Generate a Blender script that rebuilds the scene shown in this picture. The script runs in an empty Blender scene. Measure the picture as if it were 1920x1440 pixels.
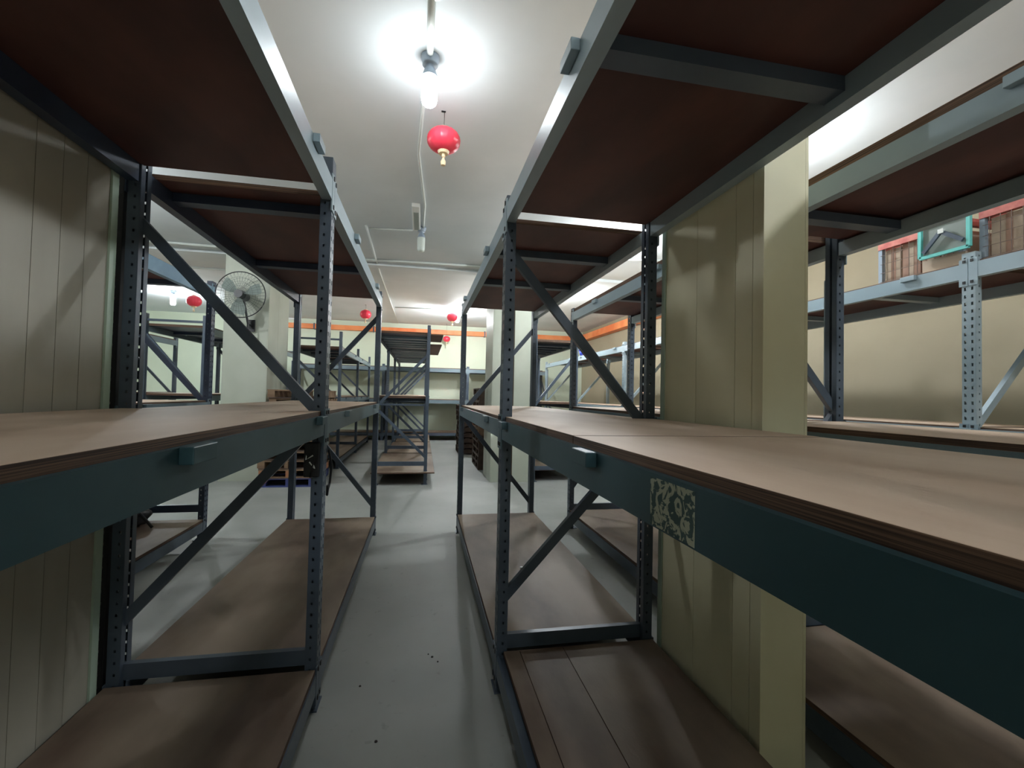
import bpy, math, random
from mathutils import Vector, Matrix
random.seed(7)
PI = math.pi
sc = bpy.context.scene
COL = sc.collection

# ------------------------------------------------------------------ camera
def make_camera():
    yaw, pitch, roll = .1919, .026, .0226
    f = Vector((math.sin(yaw)*math.cos(pitch), math.cos(yaw)*math.cos(pitch), math.sin(pitch)))
    r = Vector((math.cos(yaw), -math.sin(yaw), 0))
    u = r.cross(f)
    c, s = math.cos(roll), math.sin(roll)
    r2, u2 = c*r+s*u, -s*r+c*u
    cam = bpy.data.cameras.new('camera')
    cam.sensor_width = 36
    cam.lens = 860.44/1920*36
    cam.clip_start = .02
    o = bpy.data.objects.new('camera', cam)
    COL.objects.link(o)
    m = Matrix((r2, u2, -f)).transposed().to_4x4()
    m.translation = (0, 0, 1.45)
    o.matrix_world = m
    sc.camera = o
make_camera()
# ------------------------------------------------------------------ world, exposure
w = bpy.data.worlds.new('world'); sc.world = w; w.use_nodes = True
w.node_tree.nodes['Background'].inputs[0].default_value = (.55, .6, .6, 1)
w.node_tree.nodes['Background'].inputs[1].default_value = 0.02
sc.view_settings.view_transform = 'Standard'
sc.view_settings.look = 'None'
sc.view_settings.exposure = 2.15
sc.view_settings.gamma = 1
sc.view_settings.use_curve_mapping = False
BULB = 100.0           # emission strength of the LED bulbs
BULB_COL = (.93, .975, 1.0)
# lamps that burn, with unseen fill bulbs added: (x, y, strength factor)
LIT = [(-.01, 3.13, .165), (0, -2.4, .42), (.865, 12.45, 2.2), (2.95, 3.5, .6), (2.75, 9.6, 1.8),
       (-5.83, 12.1, 1.6), (-3.9, 5.2, 1.2), (2.8, -1.0, 1.1), (2.7, 6.2, 1.3), (-3.9, 1.2, .8)]

# ------------------------------------------------------------------ materials
def srgb(r, g, b):
    f = lambda c: (c/255/12.92) if c/255 <= .04045 else ((c/255+.055)/1.055)**2.4
    return (f(r), f(g), f(b), 1)
def nmat(name, col, col2=None, scale=3, rough=.6, metal=0, bump=0, bscale=60, detail=5, stretch=None, lo=.4, hi=.62, spec=.5):
    m = bpy.data.materials.new(name); m.use_nodes = True
    nt = m.node_tree; b = nt.nodes['Principled BSDF']
    b.inputs['Roughness'].default_value = rough
    b.inputs['Metallic'].default_value = metal
    b.inputs['Specular IOR Level'].default_value = spec
    tc = nt.nodes.new('ShaderNodeTexCoord')
    mp = nt.nodes.new('ShaderNodeMapping')
    nt.links.new(tc.outputs['Object'], mp.inputs[0])
    if stretch: mp.inputs['Scale'].default_value = stretch
    if col2:
        n = nt.nodes.new('ShaderNodeTexNoise'); n.inputs['Scale'].default_value = scale
        n.inputs['Detail'].default_value = detail
        nt.links.new(mp.outputs[0], n.inputs['Vector'])
        r = nt.nodes.new('ShaderNodeValToRGB')
        r.color_ramp.elements[0].position = lo; r.color_ramp.elements[0].color = col
        r.color_ramp.elements[1].position = hi; r.color_ramp.elements[1].color = col2
        nt.links.new(n.outputs['Fac'], r.inputs[0]); nt.links.new(r.outputs[0], b.inputs['Base Color'])
    else:
        b.inputs['Base Color'].default_value = col
    if bump:
        n2 = nt.nodes.new('ShaderNodeTexNoise'); n2.inputs['Scale'].default_value = bscale
        nt.links.new(mp.outputs[0], n2.inputs['Vector'])
        bp = nt.nodes.new('ShaderNodeBump'); bp.inputs['Strength'].default_value = bump
        bp.inputs['Distance'].default_value = .004
        nt.links.new(n2.outputs['Fac'], bp.inputs['Height']); nt.links.new(bp.outputs[0], b.inputs['Normal'])
    return m
def emis(name, col, s):
    m = bpy.data.materials.new(name); m.use_nodes = True
    b = m.node_tree.nodes['Principled BSDF']
    b.inputs['Base Color'].default_value = (.8, .8, .8, 1)
    b.inputs['Emission Color'].default_value = (*col, 1); b.inputs['Emission Strength'].default_value = s
    return m
M = {}
M['steel'] = nmat('grey blue rack paint', srgb(70, 82, 96), srgb(86, 98, 112), 2.2, .38, .1, .1, 30)
M['beam'] = nmat('grey green beam paint', srgb(106, 124, 132), srgb(126, 142, 150), 1.6, .36, .1, .12, 25, stretch=(1, .4, 1))
M['pale'] = nmat('lit grey blue rack paint', srgb(142, 162, 172), srgb(164, 180, 188), 1.6, .36, .1, .12, 25, stretch=(1, .4, 1))  # lighter copy of the rack paint; strong lamplight put into its colour
M['teal'] = nmat('teal green beam paint', srgb(50, 80, 88), srgb(92, 112, 122), 1.1, .4, .1, .12, 25, stretch=(1, .5, 1), lo=.42, hi=.6)
M['navy'] = nmat('navy post paint', srgb(52, 64, 86), srgb(62, 76, 98), 3, .4, .1)
M['blue'] = nmat('light blue beam paint', srgb(104, 138, 162), srgb(124, 158, 180), 3, .4, .1)
M['hard'] = nmat('zinc hardware', srgb(150, 155, 155), None, rough=.35, metal=.6)
M['dark'] = nmat('black plastic', srgb(26, 27, 30), None, rough=.45)
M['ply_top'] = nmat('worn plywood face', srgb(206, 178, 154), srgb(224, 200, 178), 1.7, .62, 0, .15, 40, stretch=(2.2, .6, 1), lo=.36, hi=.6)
M['ply_low'] = nmat('shaded lower plywood face', srgb(104, 84, 70), srgb(150, 132, 114), 1.2, .6, 0, .12, 40, stretch=(2, .8, 1), lo=.36, hi=.62)  # darker copy of the deck face; shade of the low decks put into colour
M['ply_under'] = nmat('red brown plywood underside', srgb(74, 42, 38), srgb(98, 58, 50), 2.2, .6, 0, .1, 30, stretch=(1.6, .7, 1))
M['wood'] = nmat('pallet wood', srgb(122, 96, 74), srgb(150, 124, 98), 3, .75, 0, .3, 50, stretch=(.5, 3, 3))
M['wood_orange'] = nmat('orange pallet wood', srgb(168, 112, 78), srgb(186, 132, 98), 3, .75, 0, .3, 50)
M['wood_blue'] = nmat('blue painted pallet wood', srgb(58, 66, 120), srgb(70, 82, 140), 4, .6, 0, .2, 50)
M['wood_dark'] = nmat('dark brown pallet wood', srgb(74, 58, 50), srgb(98, 80, 68), 3, .75, 0, .3, 50)
M['ceiling'] = nmat('ceiling paint', srgb(214, 222, 225), srgb(222, 229, 232), 1.1, .8, 0, .1, 12)
M['wall_far'] = nmat('green cast wall paint', srgb(204, 216, 196), srgb(212, 222, 202), .8, .75, 0, .12, 14)  # green cast of the far light put into the wall colour
M['wall_r'] = nmat('beige wall paint', srgb(156, 146, 122), srgb(164, 154, 130), .8, .75, 0, .12, 14)
M['wall'] = nmat('cream wall paint', srgb(212, 210, 192), srgb(220, 218, 200), .8, .75, 0, .12, 14)
M['panel'] = nmat('cream cladding', srgb(212, 206, 172), srgb(222, 216, 184), 1.4, .5, 0, .05, 10)
M['panel_grey'] = nmat('grey green cladding', srgb(178, 184, 168), srgb(188, 193, 178), 1.4, .5, 0, .05, 10)
M['panel_old'] = nmat('stained grey cream cladding', srgb(160, 156, 142), srgb(180, 176, 162), 1.6, .55, 0, .1, 14, stretch=(1, 1, .5))
M['seam'] = nmat('dark joint', srgb(92, 84, 70), None, rough=.8)
M['trimg'] = nmat('pale green corner trim', srgb(176, 196, 178), None, rough=.5)
M['white'] = nmat('white plastic', srgb(222, 226, 224), None, rough=.4)
M['bone'] = nmat('grey lamp base', srgb(150, 165, 180), None, rough=.4)
M['conduit'] = nmat('white conduit', srgb(206, 212, 208), None, rough=.5)
M['orange'] = nmat('orange duct paint', srgb(226, 120, 66), srgb(236, 148, 92), 2, .5, 0)
M['lantern'] = nmat('red lantern silk', srgb(222, 40, 66), srgb(232, 62, 84), 3, .32, 0)
M['gold'] = nmat('pale gold trim', srgb(226, 206, 170), None, rough=.4)
M['carton'] = nmat('brown carton', srgb(150, 118, 102), srgb(170, 138, 120), 5, .8, 0, .2, 40)
M['carton2'] = nmat('pale carton', srgb(176, 158, 140), srgb(190, 172, 152), 5, .8, 0, .2, 40)
M['red_rail'] = nmat('faded red rail', srgb(182, 92, 84), srgb(200, 120, 108), 14, .6)
M['wire'] = nmat('wire mesh steel', srgb(120, 104, 96), None, rough=.5, metal=.4)
M['aqua'] = nmat('aqua frame paint', srgb(104, 196, 190), None, rough=.45)
M['glass_grey'] = nmat('grey backing sheet', srgb(128, 138, 132), None, rough=.5)
M['tub'] = nmat('blue tub', srgb(34, 58, 170), None, rough=.35)
M['redchair'] = nmat('faded rose plastic', srgb(190, 84, 100), None, rough=.5)
M['mesh'] = nmat('fan wire', srgb(96, 104, 102), None, rough=.4, metal=.3)
M['blade'] = nmat('grey fan blade', srgb(140, 152, 146), None, rough=.45)
M['litter'] = nmat('white plastic scrap', srgb(236, 238, 236), None, rough=.4)
M['dirt'] = nmat('dark grit', srgb(58, 54, 52), None, rough=.9)

def ply_edge():
    m = bpy.data.materials.new('laminated plywood edge'); m.use_nodes = True
    nt = m.node_tree; b = nt.nodes['Principled BSDF']; b.inputs['Roughness'].default_value = .75
    tc = nt.nodes.new('ShaderNodeTexCoord'); mp = nt.nodes.new('ShaderNodeMapping')
    mp.inputs['Scale'].default_value = (1.2, 1.2, 260)
    nt.links.new(tc.outputs['Object'], mp.inputs[0])
    n = nt.nodes.new('ShaderNodeTexNoise'); n.inputs['Scale'].default_value = 2; n.inputs['Detail'].default_value = 3
    nt.links.new(mp.outputs[0], n.inputs['Vector'])
    r = nt.nodes.new('ShaderNodeValToRGB')
    r.color_ramp.elements[0].position = .4; r.color_ramp.elements[0].color = srgb(62, 44, 36)
    r.color_ramp.elements[1].position = .6; r.color_ramp.elements[1].color = srgb(120, 92, 72)
    nt.links.new(n.outputs['Fac'], r.inputs[0]); nt.links.new(r.outputs[0], b.inputs['Base Color'])
    return m
M['ply_edge'] = ply_edge()

def floor_mat():
    m = bpy.data.materials.new('painted concrete floor'); m.use_nodes = True
    nt = m.node_tree; b = nt.nodes['Principled BSDF']; b.inputs['Roughness'].default_value = .55
    tc = nt.nodes.new('ShaderNodeTexCoord')
    n = nt.nodes.new('ShaderNodeTexNoise'); n.inputs['Scale'].default_value = .9; n.inputs['Detail'].default_value = 8
    nt.links.new(tc.outputs['Object'], n.inputs['Vector'])
    r = nt.nodes.new('ShaderNodeValToRGB')
    r.color_ramp.elements[0].position = .3; r.color_ramp.elements[0].color = srgb(150, 153, 148)
    r.color_ramp.elements[1].position = .7; r.color_ramp.elements[1].color = srgb(176, 179, 174)
    nt.links.new(n.outputs['Fac'], r.inputs[0])
    n3 = nt.nodes.new('ShaderNodeTexNoise'); n3.inputs['Scale'].default_value = 14; n3.inputs['Detail'].default_value = 6
    nt.links.new(tc.outputs['Object'], n3.inputs['Vector'])
    r3 = nt.nodes.new('ShaderNodeValToRGB')
    r3.color_ramp.elements[0].position = .28; r3.color_ramp.elements[0].color = (.72, .7, .68, 1)
    r3.color_ramp.elements[1].position = .36; r3.color_ramp.elements[1].color = (1, 1, 1, 1)
    nt.links.new(n3.outputs['Fac'], r3.inputs[0])
    mx = nt.nodes.new('ShaderNodeMixRGB'); mx.blend_type = 'MULTIPLY'; mx.inputs[0].default_value = .6
    nt.links.new(r.outputs[0], mx.inputs[1]); nt.links.new(r3.outputs[0], mx.inputs[2])
    nt.links.new(mx.outputs[0], b.inputs['Base Color'])
    return m
M['floor'] = floor_mat()

def sticker_mat():
    m = bpy.data.materials.new('torn paper sticker'); m.use_nodes = True
    nt = m.node_tree; b = nt.nodes['Principled BSDF']; b.inputs['Roughness'].default_value = .7
    tc = nt.nodes.new('ShaderNodeTexCoord')
    n = nt.nodes.new('ShaderNodeTexNoise'); n.inputs['Scale'].default_value = 34; n.inputs['Detail'].default_value = 4
    n.inputs['Distortion'].default_value = 2.2
    nt.links.new(tc.outputs['Object'], n.inputs['Vector'])
    r = nt.nodes.new('ShaderNodeValToRGB')
    r.color_ramp.elements[0].position = .49; r.color_ramp.elements[0].color = srgb(58, 82, 80)
    r.color_ramp.elements[1].position = .53; r.color_ramp.elements[1].color = srgb(172, 174, 152)
    nt.links.new(n.outputs['Fac'], r.inputs[0]); nt.links.new(r.outputs[0], b.inputs['Base Color'])
    return m
M['sticker'] = sticker_mat()

# ------------------------------------------------------------------ mesh helpers
class MB:
    def __init__(s): s.v = []; s.f = []; s.m = []
    def quad(s, a, b, c, d, mi=0):
        i = len(s.v); s.v += [tuple(a), tuple(b), tuple(c), tuple(d)]; s.f.append((i, i+1, i+2, i+3)); s.m.append(mi)
    def box(s, x0, x1, y0, y1, z0, z1, mi=0, mt=None, mb=None):
        i = len(s.v)
        s.v += [(x0,y0,z0),(x1,y0,z0),(x1,y1,z0),(x0,y1,z0),(x0,y0,z1),(x1,y0,z1),(x1,y1,z1),(x0,y1,z1)]
        for q, mm in (((0,3,2,1), mb), ((4,5,6,7), mt), ((0,1,5,4), None), ((1,2,6,5), None), ((2,3,7,6), None), ((3,0,4,7), None)):
            s.f.append(tuple(i+k for k in q)); s.m.append(mi if mm is None else mm)
        return s
    def bar(s, p, q, w, h, mi=0, up=(0,0,1)):
        p, q = Vector(p), Vector(q); d = (q-p).normalized(); up = Vector(up)
        if abs(d.dot(up)) > .98: up = Vector((0,1,0))
        a = d.cross(up).normalized(); b = a.cross(d).normalized()
        i = len(s.v)
        for e in (p, q):
            for sa, sb in ((-1,-1),(1,-1),(1,1),(-1,1)):
                s.v.append(tuple(e+a*sa*w/2+b*sb*h/2))
        for qd in ((3,2,1,0),(4,5,6,7),(0,1,5,4),(1,2,6,5),(2,3,7,6),(3,0,4,7)):
            s.f.append(tuple(i+k for k in qd)); s.m.append(mi)
        return s
    def tube(s, pts, r, n=8, mi=0, closed=False):
        pts = [Vector(p) for p in pts]; base = len(s.v); N = len(pts)
        for k, p in enumerate(pts):
            if closed: d = (pts[(k+1) % N]-pts[k-1]).normalized()
            else: d = (pts[min(k+1, N-1)]-pts[max(k-1, 0)]).normalized()
            up = Vector((0,0,1)) if abs(d.z) < .9 else Vector((1,0,0))
            a = d.cross(up).normalized(); b = a.cross(d)
            for j in range(n):
                t = 2*PI*j/n
                s.v.append(tuple(p+(a*math.cos(t)+b*math.sin(t))*r))
        for k in range(N if closed else N-1):
            for j in range(n):
                a0 = base+k*n+j; a1 = base+k*n+(j+1) % n
                b0 = base+((k+1) % N)*n+j; b1 = base+((k+1) % N)*n+(j+1) % n
                s.f.append((a0,a1,b1,b0)); s.m.append(mi)
        if not closed:
            s.f.append(tuple(base+j for j in reversed(range(n)))); s.m.append(mi)
            s.f.append(tuple(base+(N-1)*n+j for j in range(n))); s.m.append(mi)
        return s
    def lathe(s, prof, n=24, mi=0, c=(0,0,0), rib=0, ribn=12):
        base = len(s.v)
        for r, z in prof:
            for j in range(n):
                t = 2*PI*j/n; rr = r*(1-rib*abs(math.sin(ribn*t/2))**.5*0 - rib*(1-abs(math.sin(ribn*t/2))))
                s.v.append((c[0]+rr*math.cos(t), c[1]+rr*math.sin(t), c[2]+z))
        for k in range(len(prof)-1):
            for j in range(n):
                s.f.append((base+k*n+j, base+k*n+(j+1) % n, base+(k+1)*n+(j+1) % n, base+(k+1)*n+j)); s.m.append(mi)
        return s
    def mesh(s, name, mats, smooth=False, bevel=0):
        me = bpy.data.meshes.new(name); me.from_pydata(s.v, [], s.f)
        for m in (mats if isinstance(mats, (list, tuple)) else [mats]): me.materials.append(M[m] if isinstance(m, str) else m)
        me.polygons.foreach_set('material_index', s.m)
        if smooth: me.polygons.foreach_set('use_smooth', [True]*len(me.polygons))
        me.update(); return me
def put(name, me, parent=None, loc=(0,0,0), rot=(0,0,0), bevel=0, label=None, solid=0):
    o = bpy.data.objects.new(name, me); COL.objects.link(o)
    if parent: o.parent = parent
    o.location = loc; o.rotation_euler = rot
    if label: o['label'] = label
    if bevel:
        b = o.modifiers.new('bevel', 'BEVEL'); b.width = bevel; b.segments = 2; b.limit_method = 'ANGLE'
    if solid:
        b = o.modifiers.new('solid', 'SOLIDIFY'); b.thickness = solid; b.offset = 0
    return o
def part(name, mb, mats, parent=None, **k):
    sm = k.pop('smooth', False)
    return put(name, mb.mesh(name, mats, sm), parent, **k)
def thing(name, label, cat, loc=(0,0,0), rz=0, group=None):
    o = bpy.data.objects.new(name, None); COL.objects.link(o); o.location = loc; o.rotation_euler = (0,0,rz)
    o['label'] = label; o['category'] = cat
    if group: o['group'] = group
    o.empty_display_size = .1
    return o
def tag(o, label, cat, group=None):
    o['label'] = label; o['category'] = cat
    if group: o['group'] = group
    return o
def struct(name, mb, mats, **k):
    o = part(name, mb, mats, **k); o['kind'] = 'structure'; return o
def copy_tree(o, parent=None):
    c = o.copy(); COL.objects.link(c)
    if parent: c.parent = parent
    for ch in list(o.children): copy_tree(ch, c)
    return c
B = lambda *a: MB().box(*a)

# ------------------------------------------------------------------ room
CZ = 3.75; XR = 5.5; XL = -9.0; YF = 15.45; YB = -4.2
struct('floor', B(XL, XR, YB, YF, -.1, 0), 'floor')
struct('ceiling', B(XL, XR, YB, YF, CZ, CZ+.15), 'ceiling')
struct('wall_far', B(XL, XR, YF, YF+.15, 0, CZ), 'wall_far')
struct('wall_right', B(XR, XR+.15, YB, YF+.15, 0, CZ), 'wall_r')
struct('wall_left', B(XL-.15, XL, YB, YF+.15, 0, CZ), 'wall')
struct('wall_back', B(XL, XR, YB-.15, YB, 0, CZ), 'wall')

# clad pillars
def pillar(x0, x1, y0, y1, mat, side, seams, trims=True, front_seams=()):
    """side: +1 when the face with the seams looks towards +x, -1 towards -x"""
    core = struct('pillar', B(x0+.012, x1-.012, y0+.012, y1-.012, 0, CZ), 'seam')
    # cladding on the seamed side face
    ys = [y0]+list(seams)+[y1]
    X = (x1-.012, x1) if side > 0 else (x0, x0+.012)
    for a, b in zip(ys[:-1], ys[1:]):
        part('panel', B(X[0], X[1], a+.0015, b-.0015, 0, CZ), mat, core)
    X2 = (x0, x0+.012) if side > 0 else (x1-.012, x1)
    part('panel', B(X2[0], X2[1], y0, y1, 0, CZ), mat, core)
    xs = [x0]+list(front_seams)+[x1]
    for a, b in zip(xs[:-1], xs[1:]):
        for yy in ((y0-.0, y0+.012), (y1-.012, y1)):
            part('panel', B(a+.013, b-.013, yy[0], yy[1], 0, CZ), mat, core)
    return core
p = pillar(1.245, 1.437, 1.5, 2.23, 'panel', -1, (1.56, 1.66, 1.93))
part('corner_trim', B(1.238, 1.262, 1.494, 1.51, 0, CZ), 'panel', p)
part('corner_trim', B(1.238, 1.245, 2.205, 2.24, 0, CZ), 'trimg', p, label='pale green corner strip')
# near left clad wall end, behind the left rack
p = pillar(-1.92, -1.295, -4.0, 2.2, 'panel_old', 1, (-2.6, -1.4, -.2, .4, .9, 1.25, 1.45, 1.62, 1.8, 1.92, 2.04))
part('corner_trim', B(-1.303, -1.286, 2.17, 2.21, 0, CZ), 'trimg', p, label='pale green corner strip')
pillar(1.14, 1.80, 7.62, 8.5, 'panel_grey', -1, (8.1,), front_seams=(1.5,))
pillar(-3.13, -2.47, 8.0, 9.1, 'panel_grey', 1, (8.5,))

# ------------------------------------------------------------------ rack posts
def plate(mb, P, w0, w1, H, cols, hw, hh, pitch, z0, z1):
    """vertical plate in (w, z); P maps (w, z) to a point; holes in columns at cols between z0 and z1"""
    edges = [w0]
    for c in cols: edges += [c-hw/2, c+hw/2]
    edges.append(w1)
    for k in range(0, len(edges), 2):
        a, b = edges[k], edges[k+1]
        mb.quad(P(a, 0), P(b, 0), P(b, H), P(a, H))
    for c in cols:
        a, b = c-hw/2, c+hw/2
        z = 0.0; zz = z0
        while zz+hh < min(z1, H-.02):
            mb.quad(P(a, z), P(b, z), P(b, zz), P(a, zz)); z = zz+hh; zz += pitch
        mb.quad(P(a, z), P(b, z), P(b, H), P(a, H))
POSTS = {}
def post_mesh(H, mat, holes=True):
    k = (round(H, 3), mat, holes)
    if k in POSTS: return POSTS[k]
    mb = MB(); W = .038; D = .048; zt = H if holes else 0
    plate(mb, lambda w, z: (0, w, z), -W, W, H, (-.02, .02), .013, .021, .05, .06 if holes else 9, zt)
    for s in (-1, 1):
        plate(mb, lambda w, z: (w, s*W, z), 0, D, H, (.028,), .009, .012, .05, .075 if holes else 9, zt)
        mb.quad((D, s*W, 0), (D, s*(W-.03), 0), (D, s*(W-.03), H), (D, s*W, H))
    me = mb.mesh('rack_post', [mat]); POSTS[k] = me; return me
FOOT = B(-.012, .085, -.055, .055, 0, .006).mesh('foot_plate', ['steel'])
CONN = {}
def conn_mesh(mat):
    if mat in CONN: return CONN[mat]
    mb = MB()
    mb.box(-.006, .0, -.045, .0, -.11, .075)
    mb.box(-.012, -.006, -.034, -.012, .03, .055, 1); mb.box(-.012, -.006, -.034, -.012, -.09, -.065, 1)
    mb.box(-.006, .04, -.006, .0, -.11, .075)
    me = mb.mesh('connector', [mat, 'hard']); CONN[mat] = me; return me

class Rack:
    """a row of pallet racking along local +v; front face at u = 0, back at u = D.
    front looks towards -u.  flip mirrors u so that the front looks to +x in the world."""
    def __init__(s, label, x_front, D, frames, flip=False, H=2.45, mat='steel', rot=0, y0=None, group=None, base=None, holes=True):
        s.D = D; s.frames = frames; s.flip = flip; s.mat = mat; s.holes = holes
        s.sx = -1 if flip else 1
        loc = base if base else (x_front, frames[0], 0)
        s.t = thing('pallet_rack', label, 'rack', loc, rot, group)
        s.o = frames[0] if not base else 0
        s.H = H if isinstance(H, (list, tuple)) else [H]*len(frames)
        for f, h in zip(frames, s.H):
            s.post(0, f, h); s.post(D, f, h)
    def p(s, u, v, z): return (s.sx*u, v-s.o, z)
    def post(s, u, f, h):
        back = u > 0
        rz = 0 if (not back) != s.flip else PI
        # mesh front plane at local x=0 looks to -x
        me = post_mesh(h, s.mat, s.holes)
        q = put('upright', me, s.t, s.p(u, f, 0), (0, 0, rz), solid=.0028)
        put('foot_plate', FOOT, q)
    def brace(s, f, u0, z0, u1, z1, name='diagonal_brace', w=.03, h=.045, mat=None, dv=0):
        mb = MB(); a, b = s.p(u0, f+dv, z0), s.p(u1, f+dv, z1)
        mb.bar(a, b, w, h)
        part(name, mb, mat or s.mat, s.t)
    def zframe(s, f, zs, low=.225, dv=0, first=0, top=None, mat=None):
        """diagonals between the heights zs; first=0 starts at the front post"""
        a, b = .016, s.D-.016
        if low: s.brace(f, .03, low, s.D-.03, low, 'horizontal_brace', w=.03, h=.068, mat=mat, dv=dv)
        if top: s.brace(f, .03, top, s.D-.03, top, 'horizontal_brace', w=.03, h=.035, mat=mat, dv=dv)
        k = first
        for z0, z1 in zip(zs[:-1], zs[1:]):
            u0, u1 = (a, b) if k % 2 == 0 else (b, a)
            s.brace(f, u0, z0, u1, z1, dv=dv, mat=mat); k += 1
    def beam(s, u, v0, v1, zb, h=.095, mat='beam', clips=(), back=False, sticker=None, conn=True):
        """u = outer face plane of beam; body goes 4 cm inwards"""
        d = .042; face = -1 if not back else 1
        u0, u1 = (u-.004, u+d) if not back else (u-d, u+.004)
        X = sorted((s.sx*u0, s.sx*u1))
        g = .043
        a, b = v0-s.o+g, v1-s.o-g
        mb = MB(); mb.box(X[0], X[1], a, b, zb, zb+h-.0162)
        # the inner step that carries the board, and the lip outside it
        lip = sorted((s.sx*(u0), s.sx*(u0+.014))) if not back else sorted((s.sx*(u1-.014), s.sx*u1))
        mb.box(lip[0], lip[1], a, b, zb+h-.0162, zb+h)
        o = part('beam', mb, mat, s.t)
        if conn:
            ce = sorted((s.sx*(-.006 if not back else s.D), s.sx*(.0 if not back else s.D+.006)))
            for vv, sg in ((v0-s.o, 1), (v1-s.o, -1)):
                m2 = MB()
                ya, yb = sorted((vv+sg*.002, vv+sg*.052))
                m2.box(ce[0]-.0005*0, ce[1], ya, yb, zb-.05, zb+h+.03)
                ya2, yb2 = sorted((vv+sg*.014, vv+sg*.03))
                hx = sorted((s.sx*(-.01 if not back else s.D+.006), s.sx*(-.006 if not back else s.D+.01)))
                for zz in (zb-.035, zb+h+.005):
                    m2.box(hx[0], hx[1], ya2, yb2, zz, zz+.018, 1)
                part('connector', m2, [mat, 'dark'], o)
        for c in clips:
            cx = sorted((s.sx*(-.03 if not back else s.D+.004), s.sx*(-.004 if not back else s.D+.03)))
            m2 = MB().box(cx[0], cx[1], c-s.o-.05, c-s.o+.05, zb+h-.032, zb+h+.002)
            part('board_clip', m2, mat, o, bevel=.002)
        return o
    def level(s, v0, v1, zb, h=.095, mat='beam', clips=True, cuts=(), top='ply_top', th=.022, bars=(), over=0.012, g0=.05, g1=.05,
              barmat=None, backmat=None, sideover=.0, under='ply_under', tilt=0):
        L = v1-v0
        cl = (v0+.5*L-.65, v0+.5*L+.65) if clips is True else (clips or ())
        s.beam(0, v0, v1, zb, h, mat, cl)
        s.beam(s.D, v0, v1, zb, h, backmat or mat, (), back=True)
        for b in bars:
            mb = MB(); xx = sorted((s.sx*.043, s.sx*(s.D-.043)))
            mb.box(xx[0], xx[1], b-s.o-.035, b-s.o+.035, zb+h-.06, zb+h-.0165)
            part('support_bar', mb, barmat or s.mat, s.t)
        vs = [v0+g0]+list(cuts)+[v1-g1]
        k = 0
        for a, b in zip(vs[:-1], vs[1:]):
            xx = sorted((s.sx*(.014-sideover), s.sx*(s.D-.014+sideover)))
            zt = zb+h-.0155 if not sideover else zb+h+.0005
            dz = .0008*k
            mb = MB().box(xx[0], xx[1], a-s.o+.002, b-s.o-.002, zt+dz, zt+th+.016+dz, 0, 1, 2)
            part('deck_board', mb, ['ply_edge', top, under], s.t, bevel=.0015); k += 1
        s.clips = cl
# shelf of low boards laid over low beams
def low_level(r, v0, v1, z=.19, mat='steel', cuts=(), g0=.03, g1=.03, over=.0, u_cuts=(), u0=-.0):
    h = .09; zb = z-.024-h
    r.beam(0, v0, v1, zb, h, mat); r.beam(r.D, v0, v1, zb, h, mat, back=True)
    vs = [v0+g0]+list(cuts)+[v1-g1]
    for a, b in zip(vs[:-1], vs[1:]):
        us = [u0]+list(u_cuts)+[r.D-.0+over]
        for c, d in zip(us[:-1], us[1:]):
            # leave room for the posts: boards sit between the frames
            xx = sorted((r.sx*c, r.sx*d))
            mb = MB().box(xx[0]+.001, xx[1]-.001, a-r.o+.002, b-r.o-.002, z-.0235, z, 0, 1, 2)
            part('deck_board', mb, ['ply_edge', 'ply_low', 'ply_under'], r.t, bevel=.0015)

Y0, Y1, Y2 = -.37, 2.29, 4.93
# --- rack A: left of the aisle
A = Rack('long grey rack along the left side of the aisle, against the clad wall', -.4426, .834, [Y0, Y1, Y2], flip=True, H=[2.52, 2.55, 2.50])
A.level(Y0, Y1, 1.25, .09, 'teal', (.42, 1.0, 2.12), (), bars=(.5, 1.5), th=.02, g1=.045)
A.level(Y1, Y2, 1.25, .09, 'beam', (2.85, 4.4), (), bars=(3.2, 4.2), th=.016, g0=.045)
A.level(Y0, Y1, 2.345, .095, 'pale', (1.9,), (), bars=(), g1=.02, th=.01, barmat='navy', backmat='navy')
A.level(Y1, Y2, 2.335, .095, 'pale', (3.0, 4.3), (), bars=(2.55, 3.70), g0=.09, th=.01, barmat='navy', backmat='navy')
low_level(A, Y0, Y1, .19, cuts=(1.05,), g0=.05, g1=.05)
low_level(A, Y1, Y2, .19, g0=.05, g1=.06)
for f in (Y0, Y1, Y2):
    if f == Y2:
        A.zframe(f, (.28, 1.3, 2.25), None, first=0)
    else:
        A.zframe(f, (.42, 1.33, 2.2), .228, first=1)
# --- rack B: right of the aisle
Bk = Rack('long grey rack along the right side of the aisle, in front of the cream pillar', .3923, .82, [Y0, Y1, Y2-.03], H=[2.44, 2.46, 2.42])
Y2b = Y2-.03
Bk.level(Y0, Y1, 1.235, .09, 'teal', (.0, 1.03, 2.14), (1.2,), bars=(.5, 1.5), th=.02, g1=.045)
Bk.level(Y1, Y2b, 1.235, .09, 'beam', (2.75, 4.5), (), bars=(3.2, 4.2), th=.016, g0=.045)
Bk.level(Y0, Y1, 2.32, .09, 'pale', (1.2,), (), bars=(.1, 1.13), g1=.0, th=.01)
Bk.level(Y1, Y2b, 2.30, .09, 'pale', (2.9, 4.4), (), bars=(2.85, 3.62), g0=.10, th=.01)
low_level(Bk, Y0, Y1, .2, u_cuts=(.11, .33), u0=.03, g0=.05, g1=.05)
low_level(Bk, Y1, Y2b, .2, g0=.05, g1=.06)
for f in (Y0, Y1): Bk.zframe(f, (.42, 1.28, 2.2), .228, first=0)
Bk.zframe(Y2b, (.28, 1.25, 2.2), None, first=1)
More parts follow.
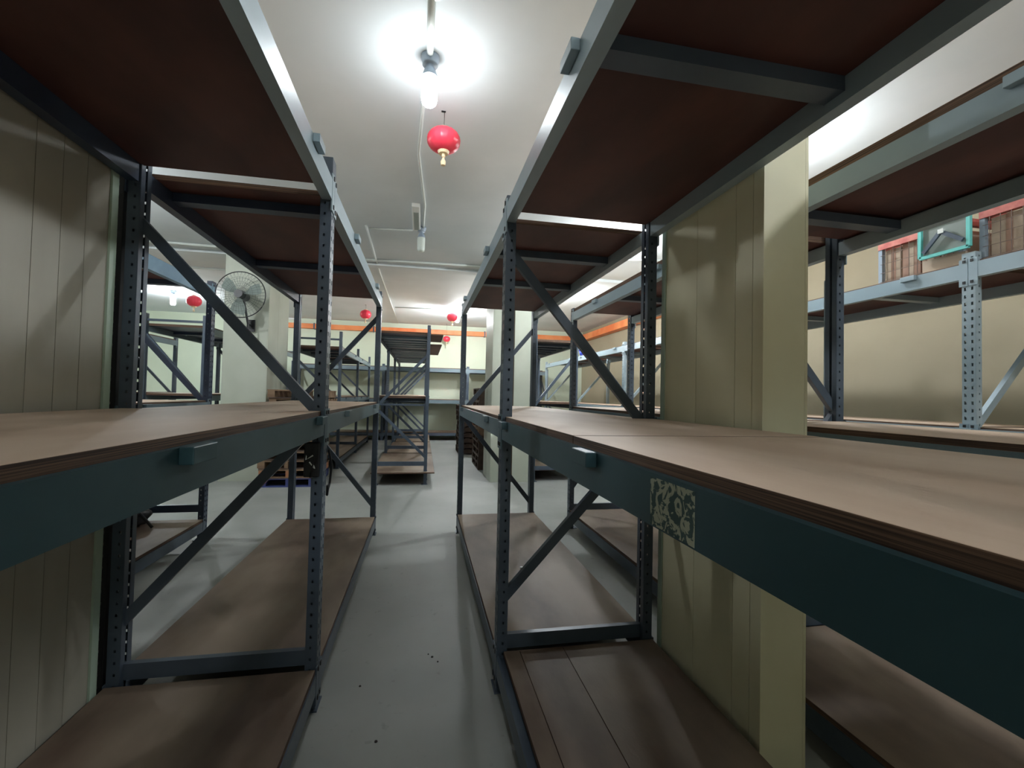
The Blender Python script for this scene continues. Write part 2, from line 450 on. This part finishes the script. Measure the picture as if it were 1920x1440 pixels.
# torn sticker on the teal beam
o = part('torn_sticker', B(.3923-.0048, .3923-.0042, .60, .73, 1.238, 1.318), 'sticker'); tag(o, 'torn pale paper label stuck to the near right beam', 'sticker')
# --- rack D: behind the pillar
D = Rack('grey rack standing behind the cream pillar, its wide beam lit near the right edge', 1.63, .74, [Y0-.0, Y1-.03, Y2], H=[2.44, 2.46, 2.45])
D.level(Y0, Y1-.03, 1.235, .09, 'beam', False, (), bars=(.5, 1.5))
D.level(Y1-.03, Y2, 1.235, .09, 'beam', False, (), bars=(3.2, 4.2))
D.level(Y0, Y1-.03, 2.30, .09, 'pale', (.95,), (), bars=(.1, 1.9), sideover=.008)
D.level(Y1-.03, Y2, 2.31, .09, 'pale', (3.0, 4.2), (), bars=(3.0, 3.9), sideover=.008)
low_level(D, Y0, Y1-.03, .2); low_level(D, Y1-.03, Y2, .2)
for f in (Y0, Y1-.03, Y2): D.zframe(f, (.42, 1.4, 2.25), .228, first=0)
# --- rack E: towards the right wall
EY = [-.27, 2.37, 5.01, 7.65, 10.29, 12.93]
E_ = Rack('grey rack row painted in the lit tone nearest the right wall, with caged cartons on top', 3.5, .85, EY, H=2.46, mat='pale')
for a, b in zip(EY[:-1], EY[1:]):
    E_.level(a, b, 1.205, .10, 'pale', ((a+b)/2-1.0, (a+b)/2+1.0) if a > 5 else (a+b-2.0-(a+b)/2+.7, b-.95, ) if a > 0 else (a+.5, b-.45), (), bars=(a+.8, b-.8), th=.012)
    E_.level(a, b, 2.29, .10, 'pale', (a+.37, b-.4), (), bars=(a+.8, b-.8), th=.012)
    low_level(E_, a, b, .2)
for f in EY: E_.zframe(f, (.42, 1.28, 2.2), .228, first=1)
# --- rack L2: beyond the left rack
L2 = Rack('rack with a light blue top beam seen through the left rack', -2.03, .84, [-.35, 2.35, 4.95], flip=True, H=[2.5, 2.5, 2.5], mat='navy')
for a, b in ((-.35, 2.35), (2.35, 4.95)):
    L2.level(a, b, 1.235, .09, 'beam', (b-1.05,), (), bars=(a+.8, b-.8), th=.014)
    L2.level(a, b, 2.335, .11, 'blue', (b-.35,), (), bars=(a+.8, b-.28), th=.01, barmat='navy')
    low_level(L2, a, b, .2)
L2.zframe(2.35, (.42, 1.28, 2.2), .228, first=1); L2.zframe(4.95, (.42, 1.28, 2.2), .30, first=1, mat='navy')
# --- rack L3
L3 = Rack('dark rack standing left of the pillar that carries the wall fan', -3.36, .88, [8.0, 10.6, 13.2], flip=True, H=2.6, holes=False)
for a, b in ((8.0, 10.6), (10.6, 13.2)):
    L3.level(a, b, 1.26, .09, 'beam', False, (), bars=(a+.8, b-.8))
    L3.level(a, b, 2.33, .10, 'beam', False, (), bars=(a+.8, b-.8), barmat='navy', under='navy')
    low_level(L3, a, b, .2)
for f in (8.0, 10.6, 13.2): L3.zframe(f, (.42, 1.28, 2.3), .228, first=1, top=2.5)
L4 = Rack('far left rack with bundles on its top deck', -5.0, .85, [8.0, 10.6], flip=True, H=2.5, holes=False)
L4.level(8.0, 10.6, 1.26, .09, 'beam', False, (), bars=(8.8, 9.8))
L4.level(8.0, 10.6, 2.33, .10, 'beam', False, (), bars=(8.8, 9.8))
low_level(L4, 8.0, 10.6, .2)
for f in (8.0, 10.6): L4.zframe(f, (.42, 1.28, 2.2), .228, first=1)
# --- rack Q
Q = Rack('pale rack row beyond the pallet stack, left of the middle rack', -1.53, .86, [9.2, 11.6, 14.0], flip=True, H=[2.6, 2.5, 2.5], holes=False)
for a, b in ((9.2, 11.6), (11.6, 14.0)):
    Q.level(a, b, 1.25, .09, 'beam', (a+.6, b-.6), (), bars=(a+.8, b-.8))
    Q.level(a, b, 2.20, .10, 'beam', (a+.6, b-.6), (), bars=(a+.5, a+1.2, b-.5))
    low_level(Q, a, b, .2)
for f in (9.2, 11.6, 14.0): Q.zframe(f, (.42, 1.28, 2.1), .228, first=1, top=2.45 if f == 9.2 else None)
# --- rack P: the middle rack at the end of the aisle
PY = [7.55, 9.85, 12.15, 14.4]
P = Rack('narrow rack standing in the middle at the end of the aisle', -.74, .84, PY, H=[2.56, 2.52, 2.52, 2.52])
for k, (a, b) in enumerate(zip(PY[:-1], PY[1:])):
    P.level(a, b, 1.30, .09, 'steel', False, (), bars=(a+.8, b-.8))
    P.level(a, b, 2.34, .09, 'steel', False, (), bars=[a+.05+j*.38 for j in range(1, 6)], sideover=.0, barmat='pale', under='navy')
    h = .09
# low boards overhang the right side
for k, (a, b) in enumerate(((7.42, 9.8), (9.88, 12.1), (12.2, 14.35))):
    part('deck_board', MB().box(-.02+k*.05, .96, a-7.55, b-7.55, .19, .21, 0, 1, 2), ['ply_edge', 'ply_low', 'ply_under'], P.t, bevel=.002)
for a, b in zip(PY[:-1], PY[1:]):
    P.beam(0, a, b, .1, .09, 'steel'); P.beam(P.D, a, b, .1, .09, 'steel', back=True)
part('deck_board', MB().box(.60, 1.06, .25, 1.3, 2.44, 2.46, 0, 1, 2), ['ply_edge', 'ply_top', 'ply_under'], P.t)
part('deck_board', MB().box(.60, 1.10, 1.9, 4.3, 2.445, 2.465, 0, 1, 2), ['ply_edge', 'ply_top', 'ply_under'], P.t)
for f in PY:
    P.zframe(f, (.42, 1.22, 2.1), .33, first=1, mat='steel')
    P.brace(f, .05, 1.27, .79, 1.27, 'horizontal_brace', w=.02, h=.03)
# --- rack G: right, behind the second pillar
G = Rack('rack behind the second cream pillar, right of the pallet stacks', 1.86, .78, [7.65, 10.3, 12.9], H=2.5, holes=True)
for a, b in ((7.65, 10.3), (10.3, 12.9)):
    G.level(a, b, 1.25, .09, 'beam', False, (), bars=(a+.8, b-.8))
    G.level(a, b, 2.33, .09, 'beam', False, (), bars=[a+.4*j for j in range(1, 6)], under='dark')
    low_level(G, a, b, .2)
for f in (7.65, 10.3, 12.9): G.zframe(f, (.42, 1.28, 2.2), .228, first=1)
# --- rack F: along the far wall (front looks to -y)
F = Rack('rack row standing against the far wall, facing the aisle', 0, .78, [0, 2.6, 5.2, 7.8], flip=True, H=2.35, base=(-3.8, 14.6, 0), rot=-PI/2, holes=False)
# with flip and rot -90: local -u -> ... front (u=0) looks to -y, v runs along +x
for a, b in ((0, 2.6), (2.6, 5.2), (5.2, 7.8)):
    F.level(a, b, 1.16, .11, 'beam', False, (), bars=(a+.8, b-.8))
    F.level(a, b, 2.15, .11, 'beam', False, (), bars=(a+.8, b-.8))
    low_level(F, a, b, .26)
for f in (0, 2.6, 5.2, 7.8): F.zframe(f, (.42, 1.28, 2.1), .228, first=1)

# spare upright by rack D
o = put('spare_upright', post_mesh(2.2, 'pale'), None, (2.405, Y1+.06, 0.0), (0, 0, 0), solid=.0028)
tag(o, 'pale perforated upright post standing against the back of the pillar-side rack', 'post')

o = put('spare_upright', post_mesh(2.4, 'dark'), None, (-1.345, 2.30, 0.0), (0, 0, 0), solid=.0028)
tag(o, 'black upright post standing behind the near left post, against the clad wall', 'post')
# ------------------------------------------------------------------ lamps
def bulb_mats():
    out = {}
    def get(s):
        k = round(s, 3)
        if k not in out: out[k] = emis('glowing bulb %g' % s, BULB_COL, BULB*s)
        return out[k]
    return get
gb = bulb_mats()
off = nmat('unlit bulb', srgb(206, 216, 210), None, rough=.3)
def lamp(x, y, strength, label, group='ceiling bulb lamps', drop=0):
    t = thing('ceiling_lamp', label, 'lamp', (x, y, CZ), 0, group)
    part('socket', MB().lathe([(.0, 0), (.062, 0), (.064, -.02), (.05, -.05), (.052, -.062), (.0, -.062)], 24, 0), 'bone', t, smooth=True)
    part('neck', MB().lathe([(.026, -.06), (.026, -.075), (.038, -.095), (.054, -.14), (.055, -.145), (.0, -.145)], 24), 'bone', t, smooth=True)
    pr = [(.0, -.142), (.05, -.142), (.053, -.16), (.053, -.30), (.047, -.325), (.034, -.338), (0, -.341)]
    o = part('bulb', MB().lathe(pr, 24), [gb(strength) if strength else off], t, smooth=True)
    return t
names = ['lit bulb hanging over the near end of the aisle', 'added unseen fill bulb over the aisle behind the viewer', 'lit bulb far off over the right of the middle rack',
         'lit bulb over the right-hand racks, behind the cream pillar', 'lit bulb over the far right racks', 'lit bulb glaring at far left beside a red lantern',
         'added unseen fill bulb over the left racks near the fan', 'added unseen fill bulb over the right-hand racks behind the viewer',
         'lit bulb over the middle of the right-hand aisle', 'added unseen fill bulb over the left-hand racks beside the viewer']
for (x, y, s), n in zip(LIT, names): lamp(x, y, s, n)
lamp(-.075, 6.42, 0, 'unlit white bulb on the ceiling beyond the lantern and batten', 'ceiling bulb lamps')
# ceiling rose above the near lamp
o = part('ceiling_rose', MB().lathe([(0, 0), (.09, 0), (.085, -.03), (.05, -.045), (0, -.048)], 24, c=(-.01, 2.56, CZ)), 'white', smooth=True)
tag(o, 'round white junction box on the ceiling at the top edge of the photo', 'junction box')
# batten without tube
t = thing('batten_fitting', 'empty white batten fitting on the ceiling in front of the unlit bulb', 'lamp', (-.14, 6.02, CZ))
part('housing', B(-.05, .05, -.42, .42, -.05, 0), 'white', t, bevel=.01)
part('reflector', B(-.03, .03, -.24, .36, -.056, -.05), 'blade', t)
# conduits
def conduit(pts, label, r=.011, n=None):
    pts = [(x, y, CZ-r-.002) for x, y, _ in pts]
    o = part('conduit', MB().tube(pts, r, 8), 'conduit', smooth=True); tag(o, label, 'conduit')
    return o
zc = 0
conduit([(-.01, 2.6, zc), (-.012, 3.06, zc)], 'short white conduit running from the junction box to the lit near bulb', .022)
conduit([(-.03, 3.2, zc), (-.10, 4.4, zc), (-.035, 5.6, zc), (-.05, 6.36, zc)], 'long white conduit along the ceiling behind the near lantern', .014)
conduit([(-.79, 6.60, zc), (-.6, 6.58, zc), (-.2, 6.52, zc)], 'thin conduit crossing the ceiling at the batten fitting', .012)
conduit([(-1.3, 8.16, zc), (-.1, 8.08, zc), (1.9, 8.0, zc)], 'white conduit crossing the whole aisle ceiling beyond the bulbs', .02)
conduit([(-.82, 6.5, zc-.03), (-.86, 9.0, zc), (-.84, 15.3, zc)], 'dark-looking conduit running along the ceiling to the far wall', .016)
conduit([(-5.2, 7.95, zc), (-4.3, 8.02, zc), (-2.9, 8.06, zc)], 'white conduit on the ceiling above the fan pillar', .02)
conduit([(-5.2, 9.5, zc), (-3.2, 9.65, zc)], 'second white conduit on the left ceiling, farther back', .02)
conduit([(2.5, 7.2, zc), (4.2, 6.8, zc)], 'conduit on the ceiling above the right-hand racks', .014)
conduit([(2.55, 12.2, zc), (-.78, 12.55, zc)], 'conduit on the ceiling joining the two far lanterns', .012)
# ceiling downstand beam
struct('trim_1', B(-9, 5.5, 8.35, 8.55, CZ-.05, CZ), 'ceiling')

# lanterns
def lantern(x, y, z, r, label, squash=.82, tilt=0):
    t = thing('paper_lantern', label, 'lantern', (x, y, z), 0, 'red lanterns')
    n = 12; prof = []
    for k in range(n+1):
        a = -PI/2+PI*k/n
        prof.append((max(.001, r*math.cos(a)**.85 if math.cos(a) > 0 else .001), r*squash*math.sin(a)))
    part('shade', MB().lathe(prof, 48, rib=.035, ribn=16), 'lantern', t, smooth=True)
    part('cap', MB().lathe([(.0, r*squash+.012), (r*.26, r*squash+.012), (r*.3, r*squash*.94), (0, r*squash*.94)], 20), 'gold', t)
    part('bottom_ring', MB().lathe([(.0, -r*squash*.93), (r*.36, -r*squash*.93), (r*.28, -r*squash-.015), (0, -r*squash-.015)], 20), 'gold', t)
    part('tassel', MB().lathe([(.0, 0), (.012, 0), (.016, -.03), (.008, -.04), (.022, -.07), (.018, -.10), (0, -.1)], 12, c=(0, 0, -r*squash-.01)), 'gold', t)
    part('cord', MB().tube([(0, 0, r*squash), (0, 0, CZ-z)], .0025, 6), 'dark', t)
    part('ceiling_hook', MB().box(-.025, .01, -.008, .008, CZ-z-.006, CZ-z), 'dark', t)
    t.rotation_euler = (tilt, 0, 0)
    return t
lantern(.113, 3.72, 3.51, .136, 'large red lantern hanging just beyond the lit near bulb', .70)
lantern(-5.05, 11.35, 3.40, .15, 'red lantern at far left beside the glaring bulb')
lantern(-1.52, 12.5, 3.50, .145, 'red lantern hanging left of the middle rack')
lantern(.72, 12.2, 3.50, .145, 'red lantern hanging just left of the far bulb')
lantern(.72, 15.1, 3.26, .12, 'smallest red lantern, hanging low below the orange duct')

# orange duct along the far and right walls
t = thing('service_duct', 'orange duct running along the top of the far and right walls', 'duct', (0, 0, 0))
def ductbox(mb, x0, x1, y0, y1):
    mb.box(x0, x1, y0, y1, 3.50, 3.68)
mb = MB(); mb.box(-4.2, XR-.002, YF-.16, YF-.002, 3.43, 3.58)
part('duct_run', mb, 'orange', t, bevel=.01)
mb = MB(); mb.box(XR-.22, XR-.002, 8.5, YF-.17, 3.38, 3.58)
part('duct_run', mb, 'orange', t, bevel=.01)
for x in (-3.4, -1.6, .2, 2.0, 3.8):
    part('bracket', B(x-.02, x+.02, YF-.17, YF-.002, 3.41, 3.60), 'steel', t)
part('bracket', B(XR-.235, XR-.002, 11.0, 11.05, 3.37, 3.6), 'steel', t)

# small cabinet and pipes above duct, far wall left
t = thing('valve_panel', 'pale valve panel with rusty pipes over the left end of the orange duct', 'panel', (-4.1, YF-.003, 3.2))
part('board', B(-.25, .12, -.05, 0, .485, .545), 'white', t)
part('pipe', MB().tube([(-.18, -.08, .542), (-.18, -.08, .50)], .022, 8), 'orange', t)

# ------------------------------------------------------------------ fan
t = thing('wall_fan', 'large round wire-caged fan bracketed to the left pillar', 'fan', (-2.76, 7.62, 2.90), 0)
ang = math.radians(14)
def rotf(o): o.rotation_euler = (0, 0, -ang*-1)
R = .35
mb = MB()
for yy, rr in ((-.0, R), (-.012, R)):
    pass
mb.tube([(R*math.cos(a*PI/24), 0, R*math.sin(a*PI/24)) for a in range(48)], .008, 8, closed=True)
o = part('rim', mb, 'dark', t, smooth=True)
for nm, sg in (('front_guard', -1), ('rear_guard', 1)):
    mb = MB()
    for a in range(40):
        c, s = math.cos(a*PI/20), math.sin(a*PI/20)
        pts = [(r*c, sg*(.085*(1-(r/R)**2.4)), r*s) for r in (.06, .13, .2, .27, .32, R)]
        mb.tube(pts, .0017, 4)
    for rr in (.12, .19, .26):
        mb.tube([(rr*math.cos(a*PI/18), sg*(.085*(1-(rr/R)**2.4)), rr*math.sin(a*PI/18)) for a in range(36)], .0018, 4, closed=True)
    part(nm, mb, 'mesh', t)
mb = MB().tube([(0, -.095, 0), (0, -.08, 0)], .06, 20); part('guard_badge', mb, 'dark', t)
for k in range(3):
    mb = MB(); a0 = k*2*PI/3+.4
    pts = []
    N = 8; row = []
    for i in range(N+1):
        for j in range(2):
            pass
    for i in range(N):
        def P_(i, j):
            r = .06+.25*i/N
            wdt = .35+.5*math.sin(PI*(.15+.75*i/N))
            a = a0+(j-.5)*wdt
            return (r*math.cos(a), (j-.5)*.07, r*math.sin(a))
        mb.quad(P_(i, 0), P_(i+1, 0), P_(i+1, 1), P_(i, 1))
    part('blade', mb, 'blade', t, solid=.004)
part('motor', MB().tube([(0, .02, 0), (0, .19, 0)], .07, 20), 'dark', t)
mb = MB(); mb.tube([(0, .13, -.05), (.02, .16, -.2), (.05, .2, -.42)], .018, 8); mb.tube([(.05, .2, -.42), (.05, .33, -.42)], .02, 8)
part('bracket_arm', mb, 'dark', t)
part('wall_plate', B(.0, .1, .335, .36, -.52, -.33), 'dark', t)
part('pull_switch', MB().tube([(.05, .19, -.42), (.05, .17, -.56)], .014, 8), 'dark', t)

# ------------------------------------------------------------------ pallets
def pallet(label, mats, loc, w=.77, d=1.0, group=None, rz=0, detail=True):
    t = thing('wooden_pallet', label, 'pallet', loc, rz, group)
    m1, m2, m3 = mats
    for k in range(3):
        x = (-w/2+.035, 0, w/2-.035)[k]; ww = (.07, .05, .07)[k]
        part('stringer', B(x-ww/2-.015*(k != 1), x+ww/2+.015*(k != 1), 0, d, .017, .113), m2, t)
    for k in range(5):
        y = k*(d-.13)/4
        part('top_board', B(-w/2-.02, w/2+.02, y, y+.13, .113, .133), m1, t)
    for k in range(3):
        y = k*(d-.11)/2
        part('bottom_board', B(-w/2, w/2, y, y+.11, 0, .017), m3, t)
    return t
pos = ['bottom', 'second', 'third', 'fourth', 'fifth', 'sixth', 'seventh', 'eighth', 'ninth', 'tenth', 'top']
proto = pallet('blue painted pallet at the bottom of the left stack', ('wood_blue', 'wood_blue', 'wood_blue'), (-1.965, 7.46, 0), group='pallets stacked by the left pillar')
p2 = pallet('second pallet from the floor in the left stack, orange stringers', ('wood', 'wood_orange', 'wood'), (-1.965, 7.45, .1335), group='pallets stacked by the left pillar')
p3 = pallet('third pallet from the floor in the left stack', ('wood', 'wood', 'wood_dark'), (-1.99, 7.46, .267), group='pallets stacked by the left pillar')
for k in range(3, 11):
    c = copy_tree(p3)
    dx = random.uniform(-.03, .03)
    c.location = (-1.97+dx if k < 9 else -1.86+dx, 7.46+random.uniform(-.01, .02), .1335*k)
    c['label'] = ('%s pallet in the left stack beside the pillar' % pos[k]) + (', shifted right' if k >= 9 else ', counted from the floor')
# right stacks: each pallet one mesh
mb = MB(); w, d = .8, 1.15
for x in (0, .36, .73): mb.box(x, x+.07, 0, d, .02, .11)
for k in range(5): mb.box(0, w, k*.255, k*.255+.12, .11, .132)
for k in range(3): mb.box(0, w, k*.51, k*.51+.12, 0, .02)
for x in (0, .7):
    pass
me1 = mb.mesh('wooden_pallet', ['wood_dark'])
# side looking at the aisle shows the notched stringers
mb = MB()
for y in (0, .4, .98): mb.box(0, .745, y, y+.1, .02, .11)
for k in range(5): mb.box(k*.157, k*.157+.115, 0, 1.08, .11, .132)
for k in range(3): mb.box(k*.31, k*.31+.12, 0, 1.08, 0, .02)
me2 = mb.mesh('wooden_pallet', ['wood_dark']); me3 = mb.mesh('wooden_pallet', ['wood'])
ordn = ['bottom', 'second', 'third', 'fourth', 'fifth', 'sixth', 'seventh', 'eighth', 'ninth', 'tenth', 'eleventh', 'twelfth', 'thirteenth']
for k in range(12):
    o = put('wooden_pallet', me3 if k in (5, 6) else me2, None, (1.085+random.uniform(-.01, .01), 8.86+random.uniform(-.02, .02), .1325*k))
    tag(o, '%s brown pallet from the floor in the stack behind the second pillar' % ordn[k], 'pallet', 'pallets stacked behind the second pillar')
for k in range(9):
    o = put('wooden_pallet', me2, None, (.90+random.uniform(-.02, .02), 11.2+random.uniform(-.02, .02), .1325*k))
    tag(o, '%s pallet from the floor in the farther dark stack right of the aisle' % ordn[k], 'pallet', 'pallets in the farther right stack')

# ------------------------------------------------------------------ caged cartons on rack E
ZT = 2.403
def cage(x, y0, y1, H, label, cartons):
    t = thing('mesh_cage', label, 'cage', (x, y0, ZT), 0, 'wire mesh cages on the right rack')
    L = y1-y0; Dp = .62
    for yy in (0, L-.03):
        for xx in (0, Dp):
            part('corner_post', B(xx, xx+.03, yy, yy+.03, 0, H), 'bone', t)
    for xx in (0, Dp): part('top_rail', B(xx-.004, xx+.034, 0, L, H-.05, H), 'red_rail', t)
    for yy in (0, L-.03): part('top_rail', B(0, Dp, yy, yy+.03, H-.05, H), 'red_rail', t)
    for side in range(2):
        mb = MB(); xx = .0 if side == 0 else Dp+.03
        n = int(L/.055)
        for k in range(1, n): mb.box(xx-.002, xx+.002, k*L/n-.0015, k*L/n+.0015, .01, H-.05)
        for k in range(0, int(H/.07)): mb.box(xx-.003, xx+.001, .02, L-.02, .015+k*.07, .018+k*.07)
        part('wire_mesh', mb, 'wire', t)
    part('base_tray', B(0, Dp+.03, 0, L, .0, .012), 'wire', t)
    return t
cage(3.56, 2.44, 3.03, .325, 'wire mesh cage of cartons with faded red rails, left of the post', 4)
cage(3.56, 1.45, 2.35, .325, 'wire mesh cage of cartons with faded red rails, right of the post', 5)
def cart(y0, y1, h, mat, label, d=.5):
    t = thing('carton', label, 'carton', (3.59, y0, ZT+.0125), 0, 'cartons in the mesh cages')
    part('body', B(0, d, 0, y1-y0, 0, h), mat, t, bevel=.004)
    part('tape', B(-.0015, .0005, (y1-y0)/2-.018, (y1-y0)/2+.018, 0, h), 'carton2' if mat == 'carton' else 'carton', t)
ys = [2.48, 2.60, 2.73, 2.87, 2.995]
lab = ['carton nearest the post in the left cage', 'second carton from the post in the left cage', 'third carton from the post in the left cage', 'carton at the far end of the left cage']
for k in range(4): cart(ys[k]+.004, ys[k+1]-.004, (.25, .27, .262, .255)[k], ('carton2', 'carton', 'carton', 'carton2')[k], lab[k])
ys = [1.49, 1.70, 1.92, 2.11, 2.31]
lab = ['carton at the right end of the right cage', 'carton one in from the right end of the right cage', 'brown carton in the middle of the right cage', 'pale carton beside the post in the right cage']
for k in range(4): cart(ys[k]+.004, ys[k+1]-.004, (.262, .268, .25, .258)[k], ('carton', 'carton2', 'carton', 'carton2')[k], lab[k])
# aqua frame with folding arms, leaning on cages
t = thing('folding_frame', 'aqua rectangular frame with folding struts hung before the cartons', 'frame', (3.49, 2.36, 2.50))
hh, LL = .235, .30
for a, b in (((0, 0, 0), (0, LL, 0)), ((0, 0, hh), (0, LL, hh)), ((0, 0, 0), (0, 0, hh)), ((0, LL, 0), (0, LL, hh))):
    part('frame_bar', MB().bar(a, b, .022, .022), 'aqua', t)
part('backing', B(.012, .016, .012, LL-.012, .012, hh-.012), 'glass_grey', t)
part('strut', MB().bar((-.014, .025, .05), (-.014, .16, .15), .014, .026), 'steel', t)
part('strut', MB().bar((-.014, LL-.03, .03), (-.014, .15, .16), .014, .026), 'steel', t)
part('hinge', B(-.026, -.008, .135, .17, .135, .165), 'white', t)
t2 = part('support_stub', B(3.535, 3.551, 2.41, 2.68, ZT+.003, 2.49), 'carton2'); tag(t2, 'low pale board standing under the aqua frame', 'board')

# small things
t = thing('plastic_tub', 'small blue tub on top of the far right rack', 'tub', (3.62, 10.0, 2.403))
part('body', MB().lathe([(0, 0), (.1, 0), (.13, .13), (.125, .13), (.095, .01), (0, .01)], 24), 'tub', t, smooth=True)
part('rim', MB().tube([(.13*math.cos(a*PI/12), .13*math.sin(a*PI/12), .13) for a in range(24)], .007, 6, closed=True), 'tub', t, smooth=True)
# bundles over rack L4
t = thing('carton_bundle', 'brown bundle of cartons on the far left rack', 'carton', (-5.6, 8.3, 2.455))
part('body', B(0, .5, 0, .5, 0, .3), 'wood_orange', t, bevel=.01); part('strap', B(-.003, .503, .22, .26, 0, .303), 'dark', t)
t = thing('round_stool', 'faded rose round stool lying on the far left rack', 'stool', (-5.25, 9.2, 2.61))
part('seat', MB().tube([(0, -.03, 0), (0, .03, 0)], .15, 20), 'redchair', t)
for a in (.6, 2.2, 3.8, 5.4): part('leg', MB().tube([(.1*math.cos(a), .03, .1*math.sin(a)), (.13*math.cos(a), .35, .13*math.sin(a))], .012, 6), 'redchair', t)

# dark bag on the low deck of L2
def bag():
    import bmesh
    bm = bmesh.new(); bmesh.ops.create_icosphere(bm, subdivisions=3, radius=1)
    rnd = random.Random(3)
    for v in bm.verts:
        k = 1+.16*math.sin(5*v.co.x+2)*math.cos(4*v.co.y)+.08*math.sin(9*v.co.z+3*v.co.y)
        v.co = Vector((v.co.x*.22*k, v.co.y*.17*k, max(v.co.z*k, -.75)*.13))
    me = bpy.data.meshes.new('dark_bag'); bm.to_mesh(me); bm.free(); me.materials.append(M['dark'])
    for p_ in me.polygons: p_.use_smooth = True
    t = thing('cloth_bag', 'slumped black bag lying on the lowest deck of the left-hand rack', 'bag', (-2.62, 4.72, .200))
    put('body', me, t, (0, 0, .098))
    part('handle', MB().tube([(.1, -.05, .17), (.2, -.08, .13), (.27, -.09, .05), (.30, -.09, .012)], .012, 6), 'dark', t, smooth=True)
bag()
# litter on the low right deck
t = thing('plastic_scrap', 'small white plastic scrap lying on the low deck of the right rack', 'litter', (.76, 3.28, .2005))
part('body', MB().lathe([(0, 0), (.012, 0), (.012, .012), (0, .014)], 10, c=(-.022, 0, 0)), 'litter', t)
part('film', MB().bar((-.02, 0, .004), (.035, .008, .005), .012, .006), 'litter', t)
# straps hanging at the left post
t = thing('cable_ties', 'torn white and black straps tied to the near left post under the deck', 'strap', (-.447, Y1-.05, 1.18))
for k, pts in enumerate(([(0, 0, .05), (-.03, -.012, .0), (-.012, -.02, -.06), (-.035, -.02, -.03)], [(-.045, -.01, .045), (-.05, -.02, -.02), (-.02, -.02, .0)],
                         [(.0, -.0, .02), (-.02, -.03, -.05), (-.03, -.02, -.1)])):
    part('strap', MB().tube(pts, .0035, 5), 'litter' if k < 2 else 'dark', t)
mb = MB(); mb.box(-.06, .008, -.02, -.004, -.10, .06); part('black_wrap', mb, 'dark', t, bevel=.006)
t.location = (-.46, Y1-.047, 1.16)
t = thing('cable_ties', 'black strap loop hanging behind the near left post', 'strap', (-.437, Y1+.06, 1.12))
part('strap', MB().tube([(0, 0, .05), (.01, .03, -.03), (0, .05, -.12), (-.005, .02, -.17), (0, -.005, -.12)], .006, 6), 'dark', t)
# grit on the floor
for k, (x, y, r) in enumerate(((.091, 2.601, .006), (.12, 2.55, .004), (-.264, 2.398, .005), (-.151, 2.012, .006), (.07, 2.63, .003))):
    o = part('floor_grit', MB().lathe([(0, .002), (r*1.2, .0), (r, .004), (0, .006)], 7, c=(x, y, 0)), 'dirt')
    tag(o, ('dark grit speck in the middle of the aisle floor', 'smaller grit speck just beside the middle one', 'grit speck near the left rack on the aisle floor', 'grit speck nearest the viewer on the aisle floor', 'tiniest grit speck beyond the middle one')[k], 'grit', 'grit specks on the aisle floor')
